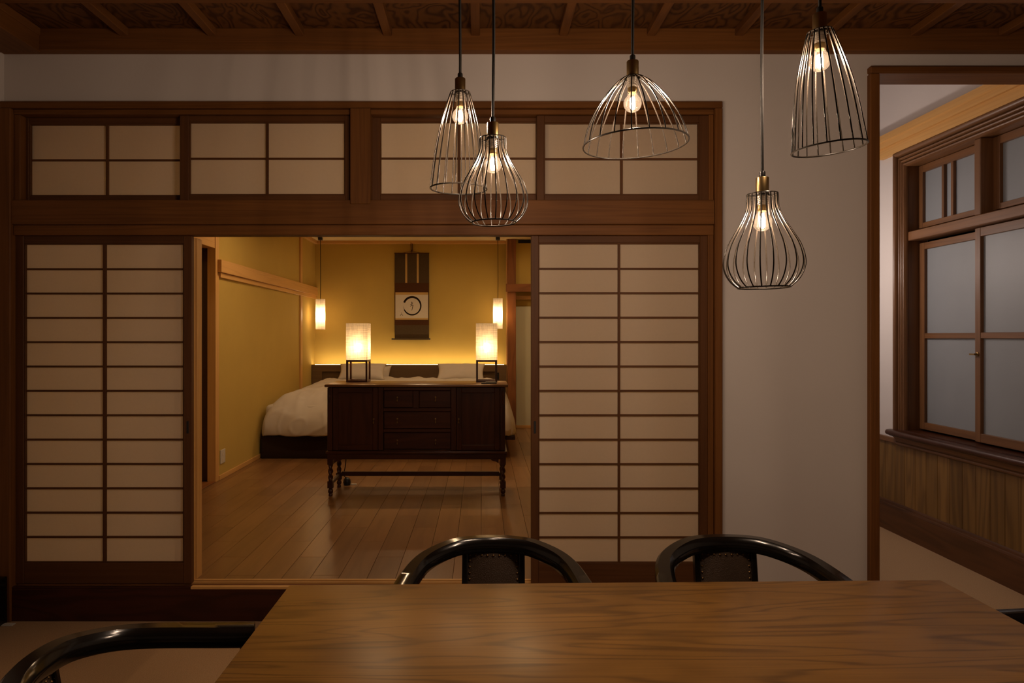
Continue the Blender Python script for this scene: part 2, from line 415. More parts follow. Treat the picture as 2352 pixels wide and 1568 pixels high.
# ---- next room: walls, wainscot
XR = 3.065
b = nb()
box(b, XR, XR+.14, 3.62, 5.7, 0, .72); box(b, XR, XR+.14, 3.62, 5.7, 2.69, 3.4)
box(b, XR, XR+.14, 4.91, 5.7, .72, 2.69); box(b, XR, XR+.14, 3.62, 3.69, .72, 2.69)
struct('wall_next_right', b, 'plaster_next', 'pale wall of the next room around its window')
struct('wall_next_back', bx(1.45, 3.2, 5.7, 5.8, 0, 3.4), 'plaster_next')
struct('wall_next_left', bx(1.37, 1.47, 3.62, 5.7, 0, 3.4), 'plaster_next')
struct('ceiling_next', bx(1.37, 3.2, 3.62, 5.8, 3.4, 3.46), 'plaster_next')
wn = sroot('wall_wainscot', (XR, 4.5, 0), 'brown vertical board wainscot below the frosted window')
ys = [5.283+.118*3-.118*k for k in range(17)]
for k in range(16):
    y1, y0 = min(ys[k], 5.69), max(ys[k+1], 3.63)
    if y1-y0 > .01:
        recenter(ob('wainscot_board', bevel(bx(XR-.012, XR, y0+.001, y1-.001, .215, .67), .0025), 'wainscot_wood', wn))
recenter(ob('cap_rail', bevel(bx(XR-.03, XR, 3.63, 5.69, .662, .70), .006, 2), 'window_wood_Y', wn))
def prof_y(name, prof, y0, y1, m, par):
    """Extrude an (x, z) outline along y."""
    return recenter(ob(name, loft(nb(), [[(a, y0, c) for a, c in prof], [(a, y1, c) for a, c in prof]]), m, par, smooth=40))
bbr = sroot('baseboard_right', (XR, 4.5, 0), 'tall dark baseboard under the wainscot')
prof_y('baseboard_plank', [(XR, 0), (XR-.03, 0), (XR-.03, .185), (XR, .185)], 3.63, 5.69, 'base_wood', bbr)
prof_y('baseboard_cap', [(XR, .186), (XR-.03, .186), (XR-.027, .20), (XR-.02, .203), (XR-.02, .215), (XR-.014, .225), (XR, .225)], 3.63, 5.69, 'base_wood', bbr)
pr = sroot('trim_3', (XR, 4.5, 2.78), 'light wooden picture rail above the frosted window')
prof_y('rail_upper', [(XR, 2.862), (XR-.055, 2.862), (XR-.055, 2.90), (XR-.07, 2.905), (XR-.07, 2.952), (XR, 2.952)], 3.63, 5.69, 'light_wood_Y', pr)
prof_y('rail_lower', [(XR, 2.792), (XR-.034, 2.792), (XR-.034, 2.862), (XR, 2.862)], 3.63, 5.21, 'light_wood_Y', pr)

# ---- frosted window of the next room
wi = sroot('window_5', (XR, 4.3, .76), 'frosted wooden sash window of the next room')
cp = [(0, 0), (0, .012)]
for k in range(3):                                   # three beads with grooves between, then a large outer bead
    o0 = .004+.026*k; cp += [(o0+.011-.011*math.cos(PI*j/6), .012+.020*math.sin(PI*j/6)) for j in range(1, 6)] + [(o0+.024, .010)]
cp += [(.083+.019-.019*math.cos(PI*j/8), .016+.034*math.sin(PI*j/8)) for j in range(0, 9)] + [(.1225, .004), (.1225, 0)]
Y0W, ZT = 4.906, 2.672
ob('casing', loft(nb(), [[(XR-h, Y0W+o, .765) for o, h in cp], [(XR-h, Y0W+o, ZT+o-.0005) for o, h in cp]]), 'window_wood_Z', wi, smooth=35)
ob('casing', loft(nb(), [[(XR-h, Y0W+o-.0005, ZT+o) for o, h in cp], [(XR-h, 3.69, ZT+o) for o, h in cp]]), 'window_wood_Y', wi, smooth=35)
recenter(ob('reveal', bx(XR+.002, XR+.135, Y0W, Y0W+.004, .77, ZT+.01), 'window_wood_Z', wi))
recenter(ob('reveal', bx(XR+.002, XR+.135, 3.69, Y0W, ZT, ZT+.018), 'window_wood_Y', wi))
prof_y('sill', [(XR+.13, .72), (XR-.062, .72), (XR-.066, .726)] + [(XR-.074-.019*math.sin(PI*j/8), .747-.019*math.cos(PI*j/8)) for j in range(9)] + [(XR-.06, .768), (XR-.03, .768), (XR-.03, .775), (XR+.13, .775)], 3.63, 5.035, 'dark_oak_Y', wi)
prof_y('sill_moulding', [(XR, .655), (XR-.026, .655)] + [(XR-.030-.012*math.sin(PI*j/6), .669-.012*math.cos(PI*j/6)) for j in range(7)] + [(XR-.030, .684), (XR-.036, .686), (XR-.040, .70), (XR-.052, .712), (XR-.058, .7195), (XR, .7195)], 3.63, 5.0, 'window_wood_Y', wi)
recenter(ob('transom', bevel(bx(XR-.004, XR+.12, 3.69, Y0W-.001, 2.134, 2.199), .004), 'window_wood_Y', wi))
recenter(ob('mullion', bevel(bx(XR-.002, XR+.12, 4.194, 4.249, 2.200, ZT-.001), .004), 'window_wood_Z', wi))
def sash(xf, y0, y1, z0, z1, st0, st1, rt, rb, vb=(), hb=(), th=.032):
    """st0: stile at the near end (y0), st1: at the far end (y1); vb, hb: bars (from, to)."""
    ax = xf+th
    s = recenter(ob('sash', bevel(bx(xf, ax, y1-st1, y1, z0, z1), .002), 'window_wood_Z', wi))
    W = lambda nm, *a, m='window_wood_Z', bw=.002: recenter(ob(nm, bevel(bx(*a), bw) if bw else bx(*a), m, s))
    W('stile', xf, ax, y0, y0+st0, z0, z1)
    W('rail', xf+.001, ax-.001, y0+st0, y1-st1, z1-rt, z1, m='window_wood_Y'); W('rail', xf+.001, ax-.001, y0+st0, y1-st1, z0, z0+rb, m='window_wood_Y')
    ycuts = [y0+st0]; zc = [z0+rb]
    for a, c in sorted(vb): W('muntin', xf+.002, ax-.002, a, c, z0+rb, z1-rt); ycuts += [a, c]
    for a, c in sorted(hb): W('muntin', xf+.002, ax-.002, y0+st0, y1-st1, a, c, m='window_wood_Y'); zc += [a, c]
    ycuts.append(y1-st1); zc.append(z1-rt)
    for i in range(0, len(ycuts), 2):
        for k in range(0, len(zc), 2):
            W('pane', xf+.022, xf+.026, ycuts[i]-.003, ycuts[i+1]+.003, zc[k]-.003, zc[k+1]+.003, m='frosted_pane', bw=0)
    return s
XS = XR+.072
sa = sash(XS+.004, 4.27, 4.904, .788, 2.115, .05, .055, .047, .05, hb=[(1.435, 1.472)])
sb = sash(XS-.03, 3.70, 4.303, .788, 2.128, .05, .046, .055, .055, hb=[(1.437, 1.474)])
sash(XS, 4.25, 4.904, 2.222, 2.668, .02, .042, .05, .036, vb=[(4.64, 4.664), (4.548, 4.572)])
sash(XS, 3.70, 4.193, 2.222, 2.668, .06, .055, .05, .036)
bm = nb(); lathe(bm, [(.001, 0), (.014, 0), (.014, .004), (.006, .006), (.006, .02), (.001, .02)], seg=12)
bmesh.ops.rotate(bm, verts=bm.verts, matrix=Matrix.Rotation(-PI/2, 3, 'Y')); bmesh.ops.translate(bm, verts=bm.verts, vec=(XS-.03, 4.28, 1.338))
box(bm, XS-.056, XS-.046, 4.272, 4.318, 1.332, 1.342)
ob('latch', bm, 'dull_brass', sb, label='small dull metal window latch')

# ---- bedroom shell
XL = -2.325
ZCB = 2.772
b = nb(); box(b, XL-.1, XL, 6.02, 9.6, .1, 2.85); box(b, -2.6, XL, 3.6, 6.02, 2.33, 2.85); box(b, -2.6, -2.49, 3.6, 6.06, .1, 2.33); box(b, -2.49, XL-.1, 6.0, 6.06, .1, 2.33)
struct('wall_bedroom_left', b, 'olive_wall', 'olive yellow side wall of the bedroom')
struct('wall_bedroom_back', bx(-2.45, 1.45, YB1, YB1+.1, .1, 2.85), 'olive_wall', 'olive yellow wall behind the headboard')
struct('wall_bedroom_right', bx(1.352, 1.45, 3.63, YB1, .1, 2.85), 'olive_wall')
struct('ceiling_bedroom', bx(-2.6, 1.45, 3.62, 9.6, ZCB, 2.86), 'cream', 'pale ceiling of the bedroom')
t4 = sroot('trim_4', (XL, 7.5, FB), 'light wooden posts and rails on the bedroom side wall')
def tb(nm, *a, m='light_wood_Y', bw=.002, par=None): return recenter(ob(nm, bevel(bx(*a), bw), m, par or t4))
tb('post', -2.392, XL+.006, 5.945, 6.02, FB, ZCB, m='light_wood_Z')
tb('dark_panel', -2.488, -2.395, 5.965, 5.998, FB+.01, 2.22, m='dark_oak_Z')
tb('door_head', -2.42, XL, 4.6, 5.944, 2.215, 2.33)
tb('wall_rail', XL, XL+.042, 5.985, YB1-.002, 2.012, 2.122)
tb('door_rail', XL, XL+.022, 6.021, YB1-.002, 1.968, 2.011)
tb('thin_post', XL, XL+.02, 8.69, 8.775, FB, 1.967, m='light_wood_Z'); tb('thin_post', XL, XL+.02, 8.69, 8.775, 2.123, 2.726, m='light_wood_Z')
tb('crown_rail', XL, XL+.045, 6.021, YB1-.002, 2.727, ZCB-.001)
tb('baseboard', XL, XL+.012, 6.021, 9.3, FB, FB+.042)
tb('threshold', -2.488, XL+.006, 4.6, 5.944, FB+.0005, FB+.008, m='brown_wood_Y')
t5 = sroot('trim_5', (.4, 9.35, FB), 'wooden post, rails and crown on the wall behind the bed')
tb('crown_rail', XL+.046, .34, 9.455, YB1-.001, 2.729, ZCB-.001, m='light_wood_X', par=t5)
tb('post', .35, .463, 9.3, 9.42, FB, ZCB-.001, m='brown_wood_Z', par=t5)
tb('post_edge', .332, .3495, 9.33, 9.42, FB, ZCB-.001, m='light_wood_Z', par=t5)
tb('wall_rail', .326, 1.35, 9.262, 9.299, 2.052, 2.159, m='brown_wood_X', par=t5)
tb('door_rail', .464, 1.35, 9.425, 9.47, 1.955, 2.007, m='light_wood_X', par=t5)
tb('baseboard', .464, 1.35, 9.465, 9.474, FB, FB+.036, m='light_wood_X', par=t5)
struct('wall_bedroom_header', bx(.464, 1.351, 9.36, 9.42, 2.10, ZCB), 'olive_wall', 'olive wall above the rail right of the bed')
struct('door_3', bevel(bx(.464, 1.35, 9.475, 9.499, FB+.001, 1.864), .002), 'pale_door', 'pale plain sliding panel right of the bed')

# ================================================================== THINGS
# ---- dining table (its top runs slightly uphill to the right)
TL, TR, TY0, TY1 = -.549, 1.307, 1.03, 1.947
ZL, ZR = .7428, .7577
def ztop(xx): return ZL + (ZR-ZL)*(xx-TL)/(TR-TL)
tab = thing('dining_table', 'long brown wooden dining table under the wire pendants', 'table', ((TL+TR)/2, (TY0+TY1)/2, 0))
bm = bx(TL, TR, TY0, TY1, -.032, 0); bevel(bm, .0025, 2)
for v in bm.verts: v.co.z += ztop(v.co.x)
ob('tabletop', bm, 'table_wood', tab, smooth=30)
bm = nb()
box(bm, TL+.09, TR-.09, TY1-.11, TY1-.085, .63, .705); box(bm, TL+.09, TR-.09, TY0+.085, TY0+.11, .63, .705)
box(bm, TL+.085, TL+.11, TY0+.085, TY1-.085, .63, .705); box(bm, TR-.11, TR-.085, TY0+.085, TY1-.085, .63, .715)
ob('apron', bm, 'table_wood', tab)
for xx in (TL+.06, TR-.06):
    for yy in (TY0+.06, TY1-.06):
        zt = ztop(xx)-.033
        ob('leg', loft(nb(), [[(xx+a*.022, yy+c*.022, 0) for a, c in ((-1,-1),(1,-1),(1,1),(-1,1))], [(xx+a*.034, yy+c*.034, zt) for a, c in ((-1,-1),(1,-1),(1,1),(-1,1))]]), 'table_wood', tab)

# ---- armchairs
def catmull(p, n=6):
    p = [Vector(q) for q in p]; out = []
    for i in range(len(p)-1):
        a, b, c, d = p[max(i-1, 0)], p[i], p[i+1], p[min(i+2, len(p)-1)]
        for k in range(n):
            t = k/n
            out.append(.5*((2*b)+(-a+c)*t+(2*a-5*b+4*c-d)*t*t+(-a+3*b-3*c+d)*t**3))
    out.append(p[-1]); return out
def make_chair(label):
    c = thing('armchair', label, 'chair', (0, 0, 0), 'black lacquered armchairs around the dining table')
    half = [(0, .246, .756), (.086, .231, .756), (.147, .203, .750), (.226, .130, .731), (.257, .015, .713), (.273, -.09, .697), (.282, -.17, .689)]
    path = catmull([(-x_, y_, z_) for x_, y_, z_ in reversed(half)] + half[1:], 6)
    for _ in range(10):
        path = [path[0]] + [(path[i-1]+path[i]*2+path[i+1])/4 for i in range(1, len(path)-1)] + [path[-1]]
    sec = [(-.024, -.026), (.024, -.026), (.030, -.008), (.029, .012), (.020, .021), (-.014, .022), (-.027, .010), (-.030, -.008)]
    rings = []
    for i, p in enumerate(path):
        t = (path[min(i+1, len(path)-1)]-path[max(i-1, 0)]); t.z = 0; t.normalize(); nrm = Vector((-t.y, t.x, 0))
        # widen a little along the arms
        w = 1.0 + .12*min(1, max(0, (.1-p.y)/.3))
        rings.append([p + nrm*a*w + Vector((0, 0, h)) for a, h in sec])
    bm = loft(nb(), rings); bmesh.ops.recalc_face_normals(bm, faces=bm.faces)
    bmesh.ops.bevel(bm, geom=[e for e in bm.edges if len(e.link_faces) == 2 and e.calc_face_angle(0) > 1.2], offset=.002, segments=1, affect='EDGES')
    ob('arm_rail', bm, 'lacquer', c, smooth=42)
    # splat: two stiles and a leather panel between them, leaning back
    def lean(z): return .236 - (.735-z)*.16
    for s in (-1, 1):
        ob('back_stile', bevel(loft(nb(), [[(s*(.095+a*.0095), lean(z)+e*.014, z) for a, e in ((-1,-1),(1,-1),(1,1),(-1,1))] for z in (.40, .738)]), .003), 'lacquer', c)
    rings = []
    for i in range(9):
        z = .44 + (.728-.44)*i/8
        rings.append([(-.0855, lean(z)-.004, z), (-.05, lean(z)-.012, z), (0, lean(z)-.015, z), (.05, lean(z)-.012, z), (.0855, lean(z)-.004, z), (.0855, lean(z)+.01, z), (-.0855, lean(z)+.01, z)])
    ob('back_panel', loft(nb(), rings), 'leather', c, smooth=60)
    bm = nb()
    def nail(xx, z, dy):
        lathe_pts = [(.0042, 0), (.0038, .0022), (.0022, .0036), (.0004, .004)]
        q = nb(); lathe(q, lathe_pts, seg=8)
        bmesh.ops.rotate(q, verts=q.verts, matrix=Matrix.Rotation(PI/2, 3, 'X')); bmesh.ops.translate(q, verts=q.verts, vec=(xx, lean(z)+dy, z))
        me = bpy.data.meshes.new('t'); q.to_mesh(me); q.free(); bm.from_mesh(me); bpy.data.meshes.remove(me)
    for k in range(9):
        xx = -.078+.0195*k; nail(xx, .721, -.0145+.009*(abs(xx)/.0855)**1.6)
    for s in (-1, 1):
        for k in range(1, 14): nail(s*.079, .721-.0195*k, -.0045)
    o = ob('nail_heads', bm, 'dull_brass', c, smooth=60); o['kind'] = 'stuff'
    # seat and legs
    def rr(w0, w1, y0, y1, z, r=.05):
        pts = []
        for cx_, cy_, a0 in ((w1-r, y1-r, 0), (-w1+r, y1-r, 90), (-w0+r, y0+r, 180), (w0-r, y0+r, 270)):
            for k in range(5):
                a = math.radians(a0+90*k/4); pts.append((cx_+r*math.cos(a), cy_+r*math.sin(a), z))
        return pts
    ob('seat_frame', loft(nb(), [rr(.255, .22, -.23, .23, z) for z in (.37, .425)]), 'lacquer', c, smooth=40)
    ob('seat', loft(nb(), [rr(.245, .21, -.22, .20, .426), rr(.248, .213, -.223, .20, .45), rr(.22, .19, -.195, .175, .472), rr(.12, .1, -.1, .09, .48)]), 'leather', c, smooth=60)
    for s in (-1, 1):
        ob('leg', tube(nb(), [(s*.262, -.20, 0), (s*.262, -.205, .25), (s*.262, -.175, .42), (s*.278, -.15, .672)], [.014, .02, .021, .018], 10), 'lacquer', c, smooth=60)
        ob('leg', tube(nb(), [(s*.215, .25, 0), (s*.205, .225, .25), (s*.2, .205, .42)], [.013, .018, .02], 10), 'lacquer', c, smooth=60)
    return c
def dup(root, loc, rz, label):
    r = root.copy(); COL.objects.link(r); r['label'] = label; r.location = loc; r.rotation_euler = (0, 0, rz)
    for ch in root.children:
        k = ch.copy(); COL.objects.link(k); k.parent = r
    return r
ch = make_chair('black round-backed armchair in front of the open bedroom doorway')
dup(ch, (.8166, 2.065, 0), math.radians(0.1), 'black round-backed armchair in front of the right paper door and pale wall')
dup(ch, (-.699, 1.446, 0), math.radians(100.5), 'black round-backed armchair at the left end of the table')
dup(ch, (1.56, 1.55, 0), math.radians(-90), 'black armchair at the right end of the table, only an arm in view')
ch.location = (.0343, 2.0556, 0); ch.rotation_euler = (0, 0, math.radians(-1))

# ---- wire cage pendants
TALL = [(.027, 0), (.0285, -.004), (.041, -.045), (.057, -.107), (.068, -.169), (.0755, -.23), (.080, -.271)]
PEAR = [(.036, 0), (.0365, -.012), (.038, -.036), (.049, -.064), (.068, -.097), (.086, -.130), (.095, -.165), (.0925, -.19), (.080, -.214), (.061, -.232)]
DOME = [(.019, 0), (.030, -.006), (.054, -.026), (.088, -.068), (.114, -.112), (.128, -.148), (.135, -.177)]
def interp(prof, n=5): return [(p.x, p.y) for p in catmull([(a, b, 0) for a, b in prof], n)]
def circle(r, z, n=48): return [(r*math.cos(2*PI*k/n), r*math.sin(2*PI*k/n), z) for k in range(n)]
filmesh = []
def pendant(label, px, py, d, prof, nw, tilt=(0, 0), phase=0., k=1., sockw=.0155):
    prof = [(a*k, b_*k) for a, b_ in prof]
    """(px, py): middle of the cage's upper ring in the photograph, d its distance."""
    x0, z0 = X(px, d), Z(py, d)
    r = thing('pendant_lamp', label, 'lamp', (x0, d, z0), 'wire cage pendants over the dining table')
    top = 3.004 - z0
    Q = lambda nm, bm, m, par=r, sm=40: ob(nm, bm, m, par, smooth=sm)
    def loc(bm): bmesh.ops.translate(bm, verts=bm.verts, vec=(x0, d, z0)); return bm
    cage = Q('cage', loc(tube(nb(), circle(prof[-1][0], prof[-1][1]), .0022, 8, True)), 'wire_metal')
    Q('cage_ring', loc(tube(nb(), circle(prof[0][0], 0, 32), .0018, 6, True)), 'wire_metal', cage)
    pr_ = interp(prof)
    w0 = ob('wire', tube(nb(), [(a, 0, b_) for a, b_ in pr_], .0017, 6), 'wire_metal', None, smooth=60)
    for k in range(nw):
        w = w0 if k == 0 else w0.copy()
        if k: COL.objects.link(w)
        w.parent = cage; w.rotation_euler = (0, 0, 2*PI*(k+phase)/nw)
    spokes = nb()
    for k in range(3):
        a = 2*PI*(k+.2)/3; tube(spokes, [(.013*math.cos(a), .013*math.sin(a), .0), (prof[0][0]*math.cos(a), prof[0][0]*math.sin(a), .0)], .0015, 6)
    lathe(spokes, [(.0165, -.002), (.0165, .002), (.012, .002), (.012, -.002)], seg=20, cap=False)
    Q('cage_spokes', loc(spokes), 'wire_metal', cage)
    cage.rotation_euler = (tilt[0], tilt[1], 0)
    Q('socket', loc(lathe(nb(), [(.003, .0415), (sockw-.001, .0415), (sockw, .040), (sockw, .002), (sockw-.001, .001), (.003, .001)], seg=28)), 'brass', r)
    Q('cord_grip', loc(lathe(nb(), [(.004, .0415), (.0075, .0415), (.0075, .055), (.006, .057), (.004, .057)], seg=16)), 'black_metal', r)
    th = [(.012, 0)]
    for k in range(5): th += [(.0145, -.003-.005*k), (.0145, -.0045-.005*k), (.0128, -.0055-.005*k), (.0128, -.0075-.005*k)]
    th += [(.010, -.030), (.003, -.030)]
    Q('lamp_holder', loc(lathe(nb(), th, seg=24)), 'thread_metal', r)
    rng = random.Random(int(px)); k1, k2 = rng.uniform(-1, 1), rng.uniform(-1, 1)
    cp_ = [(0.0015*math.sin(3.1*t*3+k1*3)*(1-t)*4*t + .003*k2*math.sin(PI*t), .0, .056+(top-.056)*t) for t in [i/24 for i in range(25)]]
    Q('cord', loc(tube(nb(), cp_, .0040, 8)), 'cord_black', r)
    Q('canopy', loc(lathe(nb(), [(.004, top-.03), (.04, top-.028), (.045, top-.02), (.045, top), (.004, top)], seg=28)), 'black_metal', r)
    R, zc_ = .0235, -.069
    gp = [(.0115, -.030), (.0118, -.038), (.0125, -.044)]
    a0 = math.asin(.0150/R)
    for k in range(15):
        a = a0 + (PI-a0)*k/14; gp.append((max(R*math.sin(a), .0003), zc_+R*math.cos(a)))
    bulb = Q('bulb', loc(lathe(nb(), gp, seg=28, cap=False)), 'bulb_glass', r, 80)
    Q('bulb_collar', loc(lathe(nb(), [(.0122, -.028), (.0128, -.030), (.0128, -.040), (.0122, -.042)], seg=24, cap=False)), 'brass', bulb)
    Q('filament', loc(lathe(nb(), [(.001, -.052), (.005, -.054), (.0068, -.060), (.0068, -.078), (.005, -.083), (.001, -.085)], seg=10)), 'filament', bulb, 60)
    return r
pendant('tall cone wire pendant behind the pear-shaped one', 1057, 213, 2.0, TALL, 18, (math.radians(.5), math.radians(1)), .3, 1.036)
pendant('pear-shaped wire pendant overlapping a tall cone pendant', 1132, 318, 1.81, PEAR, 20, (0, math.radians(-.5)), .2, .96)
pendant('wide dome wire pendant in the middle', 1453, 177, 1.786, DOME, 20, (math.radians(-1), math.radians(-2)), .1)
pendant('pear-shaped wire pendant hanging lowest before the pale wall', 1751, 446, 1.70, PEAR, 20, (0, math.radians(-1)), .5)
pendant('tall cone wire pendant hanging highest at the right', 1883, 73, 1.588, TALL, 18, (math.radians(1.0), math.radians(-5)), .0)

# ---- sideboard
SB = thing('sideboard', 'dark oak sideboard with twisted legs at the foot of the bed', 'sideboard', (-.52, 5.6, FB))
d = 5.42
S = lambda nm, bm, m='dark_oak_X', par=SB, sm=None: ob(nm, bm, m, par, smooth=sm)
ZB0, ZB1 = .5405, 1.048
XA, XB = X(751.5, d), X(1161, d)
bm = bx(X(744.5, 5.38), X(1167.5, 5.38), 5.38, 5.83, 1.0485, 1.0687); bevel(bm, .007, 2)
S('top', bm, 'sideboard_top', sm=40)
S('carcass', bx(XA+.004, XB-.004, d+.03, 5.80, ZB0, ZB1), 'dark_oak_Z')
bm = bx(X(747.5, 5.395), X(1165.5, 5.395), 5.395, 5.81, .518, .540); bevel(bm, .006, 2)
S('base_moulding', bm, sm=40)
bm = bx(XA+.01, XB-.01, d-.005, d+.015, .474, .5175); bevel(bm, .003)
S('apron', bm)
for s in (0, 1):
    S('apron', bevel(bx((XA+.01, XB-.03)[s], (XA+.03, XB-.01)[s], d+.016, 5.79, .474, .5175), .003), 'dark_oak_Y')
    xa = (XA+.055, XB-.055)[s]; sg = (1, -1)[s]
    prof = [(xa, .474), (xa+sg*.065, .474), (xa+sg*.05, .462), (xa+sg*.02, .455), (xa, .442)]
    S('bracket', loft(nb(), [[(a, d-.002, c) for a, c in prof], [(a, d+.014, c) for a, c in prof]]))
def post(px0, px1, py0=889.5, py1=1034.5, yo=-.004, m='dark_oak_Z', nm='post'):
    return S(nm, bevel(bx(X(px0, d), X(px1, d), d+yo, d+.029, Z(py1, d), Z(py0, d)), .0025), m)
post(752, 763.5); post(869, 880.5); post(1036, 1047.5)
pp = post(1149, 1160.5)
for k in range(3):
    xk = X(1152.2+2.6*k, d); S('flute', bevel(bx(xk-.0022, xk+.0022, d-.0065, d-.004, Z(1022, d), Z(932, d)), .0008), 'dark_oak_Z', pp)
S('carved_drop', lathe(nb(), [(.001, -.06), (.006, -.05), (.004, -.038), (.009, -.02), (.006, 0), (.010, .018), (.007, .04), (.001, .05)], (X(1154.7, d), d-.006, Z(912, d)), 10), 'dark_oak_Z', pp, 60)
S('carved_drop', lathe(nb(), [(.001, -.05), (.006, -.04), (.004, -.03), (.008, -.015), (.005, 0), (.008, .015), (.001, .03)], (X(757.5, d), d-.006, Z(912, d)), 10), 'dark_oak_Z', SB, 60)
post(881, 1035.5, 889.5, 896.5, -.002, 'dark_oak_X', 'rail'); post(881, 1035.5, 937, 944.5, -.008, 'dark_oak_X', 'rail')
post(881, 1035.5, 985.5, 992.5, -.008, 'dark_oak_X', 'rail'); post(881, 1035.5, 1032.5, 1035, -.002, 'dark_oak_X', 'rail'); post(949, 962, 897, 936.5)
def pull(par, px, py, yf_):
    xk, zk = X(px, d), Z(py, d)
    bm = lathe(nb(), [(.0006, -.030), (.0042, -.027), (.0052, -.021), (.0032, -.012), (.0018, -.004), (.003, 0), (.0015, .003)], (xk, yf_-.008, zk-.002), 10)
    q = lathe(nb(), [(.001, 0), (.0075, 0), (.0065, .003), (.001, .004)], seg=12)
    bmesh.ops.rotate(q, verts=q.verts, matrix=Matrix.Rotation(PI/2, 3, 'X')); bmesh.ops.translate(q, verts=q.verts, vec=(xk, yf_, zk+.006))
    me = bpy.data.meshes.new('t'); q.to_mesh(me); q.free(); bm.from_mesh(me); bpy.data.meshes.remove(me)
    tube(bm, [(xk, yf_-.001, zk+.006), (xk, yf_-.009, zk+.004)], .0022, 8)
    return ob('drop_pull', bm, 'dull_brass', par, smooth=50, label='small metal drop pull')
def drawer(px0, px1, py0, py1, pulls):
    bm = bx(X(px0, d)+.001, X(px1, d)-.001, d+.010, d+.0295, Z(py1, d)+.001, Z(py0, d)-.001); bevel(bm, .004, 1)
    o = S('drawer', bm)
    for a, c in pulls: pull(o, a, c, d+.010)
drawer(881, 948.5, 897, 936.5, [(912, 914)]); drawer(962.5, 1035.5, 897, 936.5, [(1000, 914)])
drawer(881, 1035.5, 945, 985, [(912, 964), (1000, 964)]); drawer(881, 1035.5, 993, 1032, [(912, 1013), (1000, 1013)])
def cdoor(px0, px1, kx):
    a, c, z0, z1 = X(px0, d)+.001, X(px1, d)-.001, Z(1034, d), Z(890, d)
    w = .042
    o = S('cabinet_door', bevel(bx(a+w-.004, c-w+.004, d+.012, d+.0295, z0+w-.004, z1-w+.004), .002), 'dark_oak_Z')
    for q in ((a, a+w, z0, z1), (c-w, c, z0, z1)): S('door_stile', bevel(bx(q[0], q[1], d, d+.029, q[2], q[3]), .003), 'dark_oak_Z', o)
    for q in ((z1-w, z1), (z0, z0+w)): S('door_rail', bevel(bx(a+w, c-w, d+.001, d+.029, q[0], q[1]), .003), 'dark_oak_X', o)
    pull(o, kx, 964, d)
cdoor(764, 868.5, 858); cdoor(1048, 1148.5, 1053.5)
def twist_leg(xx, yy):
    bm = nb(); box(bm, xx-.0215, xx+.0215, yy-.0215, yy+.0215, .43, .5175)
    rings = []; n = 16
    for i in range(33):
        z = .43 - (.43-.298)*i/32; e = math.sin(PI*i/32)**.4 if 0 < i < 32 else 0
        rings.append([(xx+(.0165+.0045*e*math.cos(2*(2*PI*j/n)-2*PI*2.6*i/32))*math.cos(2*PI*j/n), yy+(.0165+.0045*e*math.cos(2*(2*PI*j/n)-2*PI*2.6*i/32))*math.sin(2*PI*j/n), z) for j in range(n)])
    loft(bm, rings)
    box(bm, xx-.0215, xx+.0215, yy-.0215, yy+.0215, .242, .298)
    lathe(bm, [(.018, .242), (.012, .236), (.0195, .226), (.021, .213), (.017, .202), (.012, .198), (.0165, .190), (.015, FB), (.001, FB)], (xx, yy, 0), 16)
    return S('leg', bm, 'dark_oak_Z', sm=45)
lx0, lx1, ly0, ly1 = X(757.5, d)+.002, X(1155.5, d), d+.02, 5.765
for xx in (lx0, lx1):
    for yy in (ly0, ly1): twist_leg(xx, yy)
S('stretcher', bevel(bx(lx0+.0215, lx1-.0215, ly1-.011, ly1+.011, .272, .308), .003))
for xx in (lx0, lx1): S('stretcher', bevel(bx(xx-.011, xx+.011, ly0+.0215, ly1-.0215, .262, .292), .003), 'dark_oak_Y')

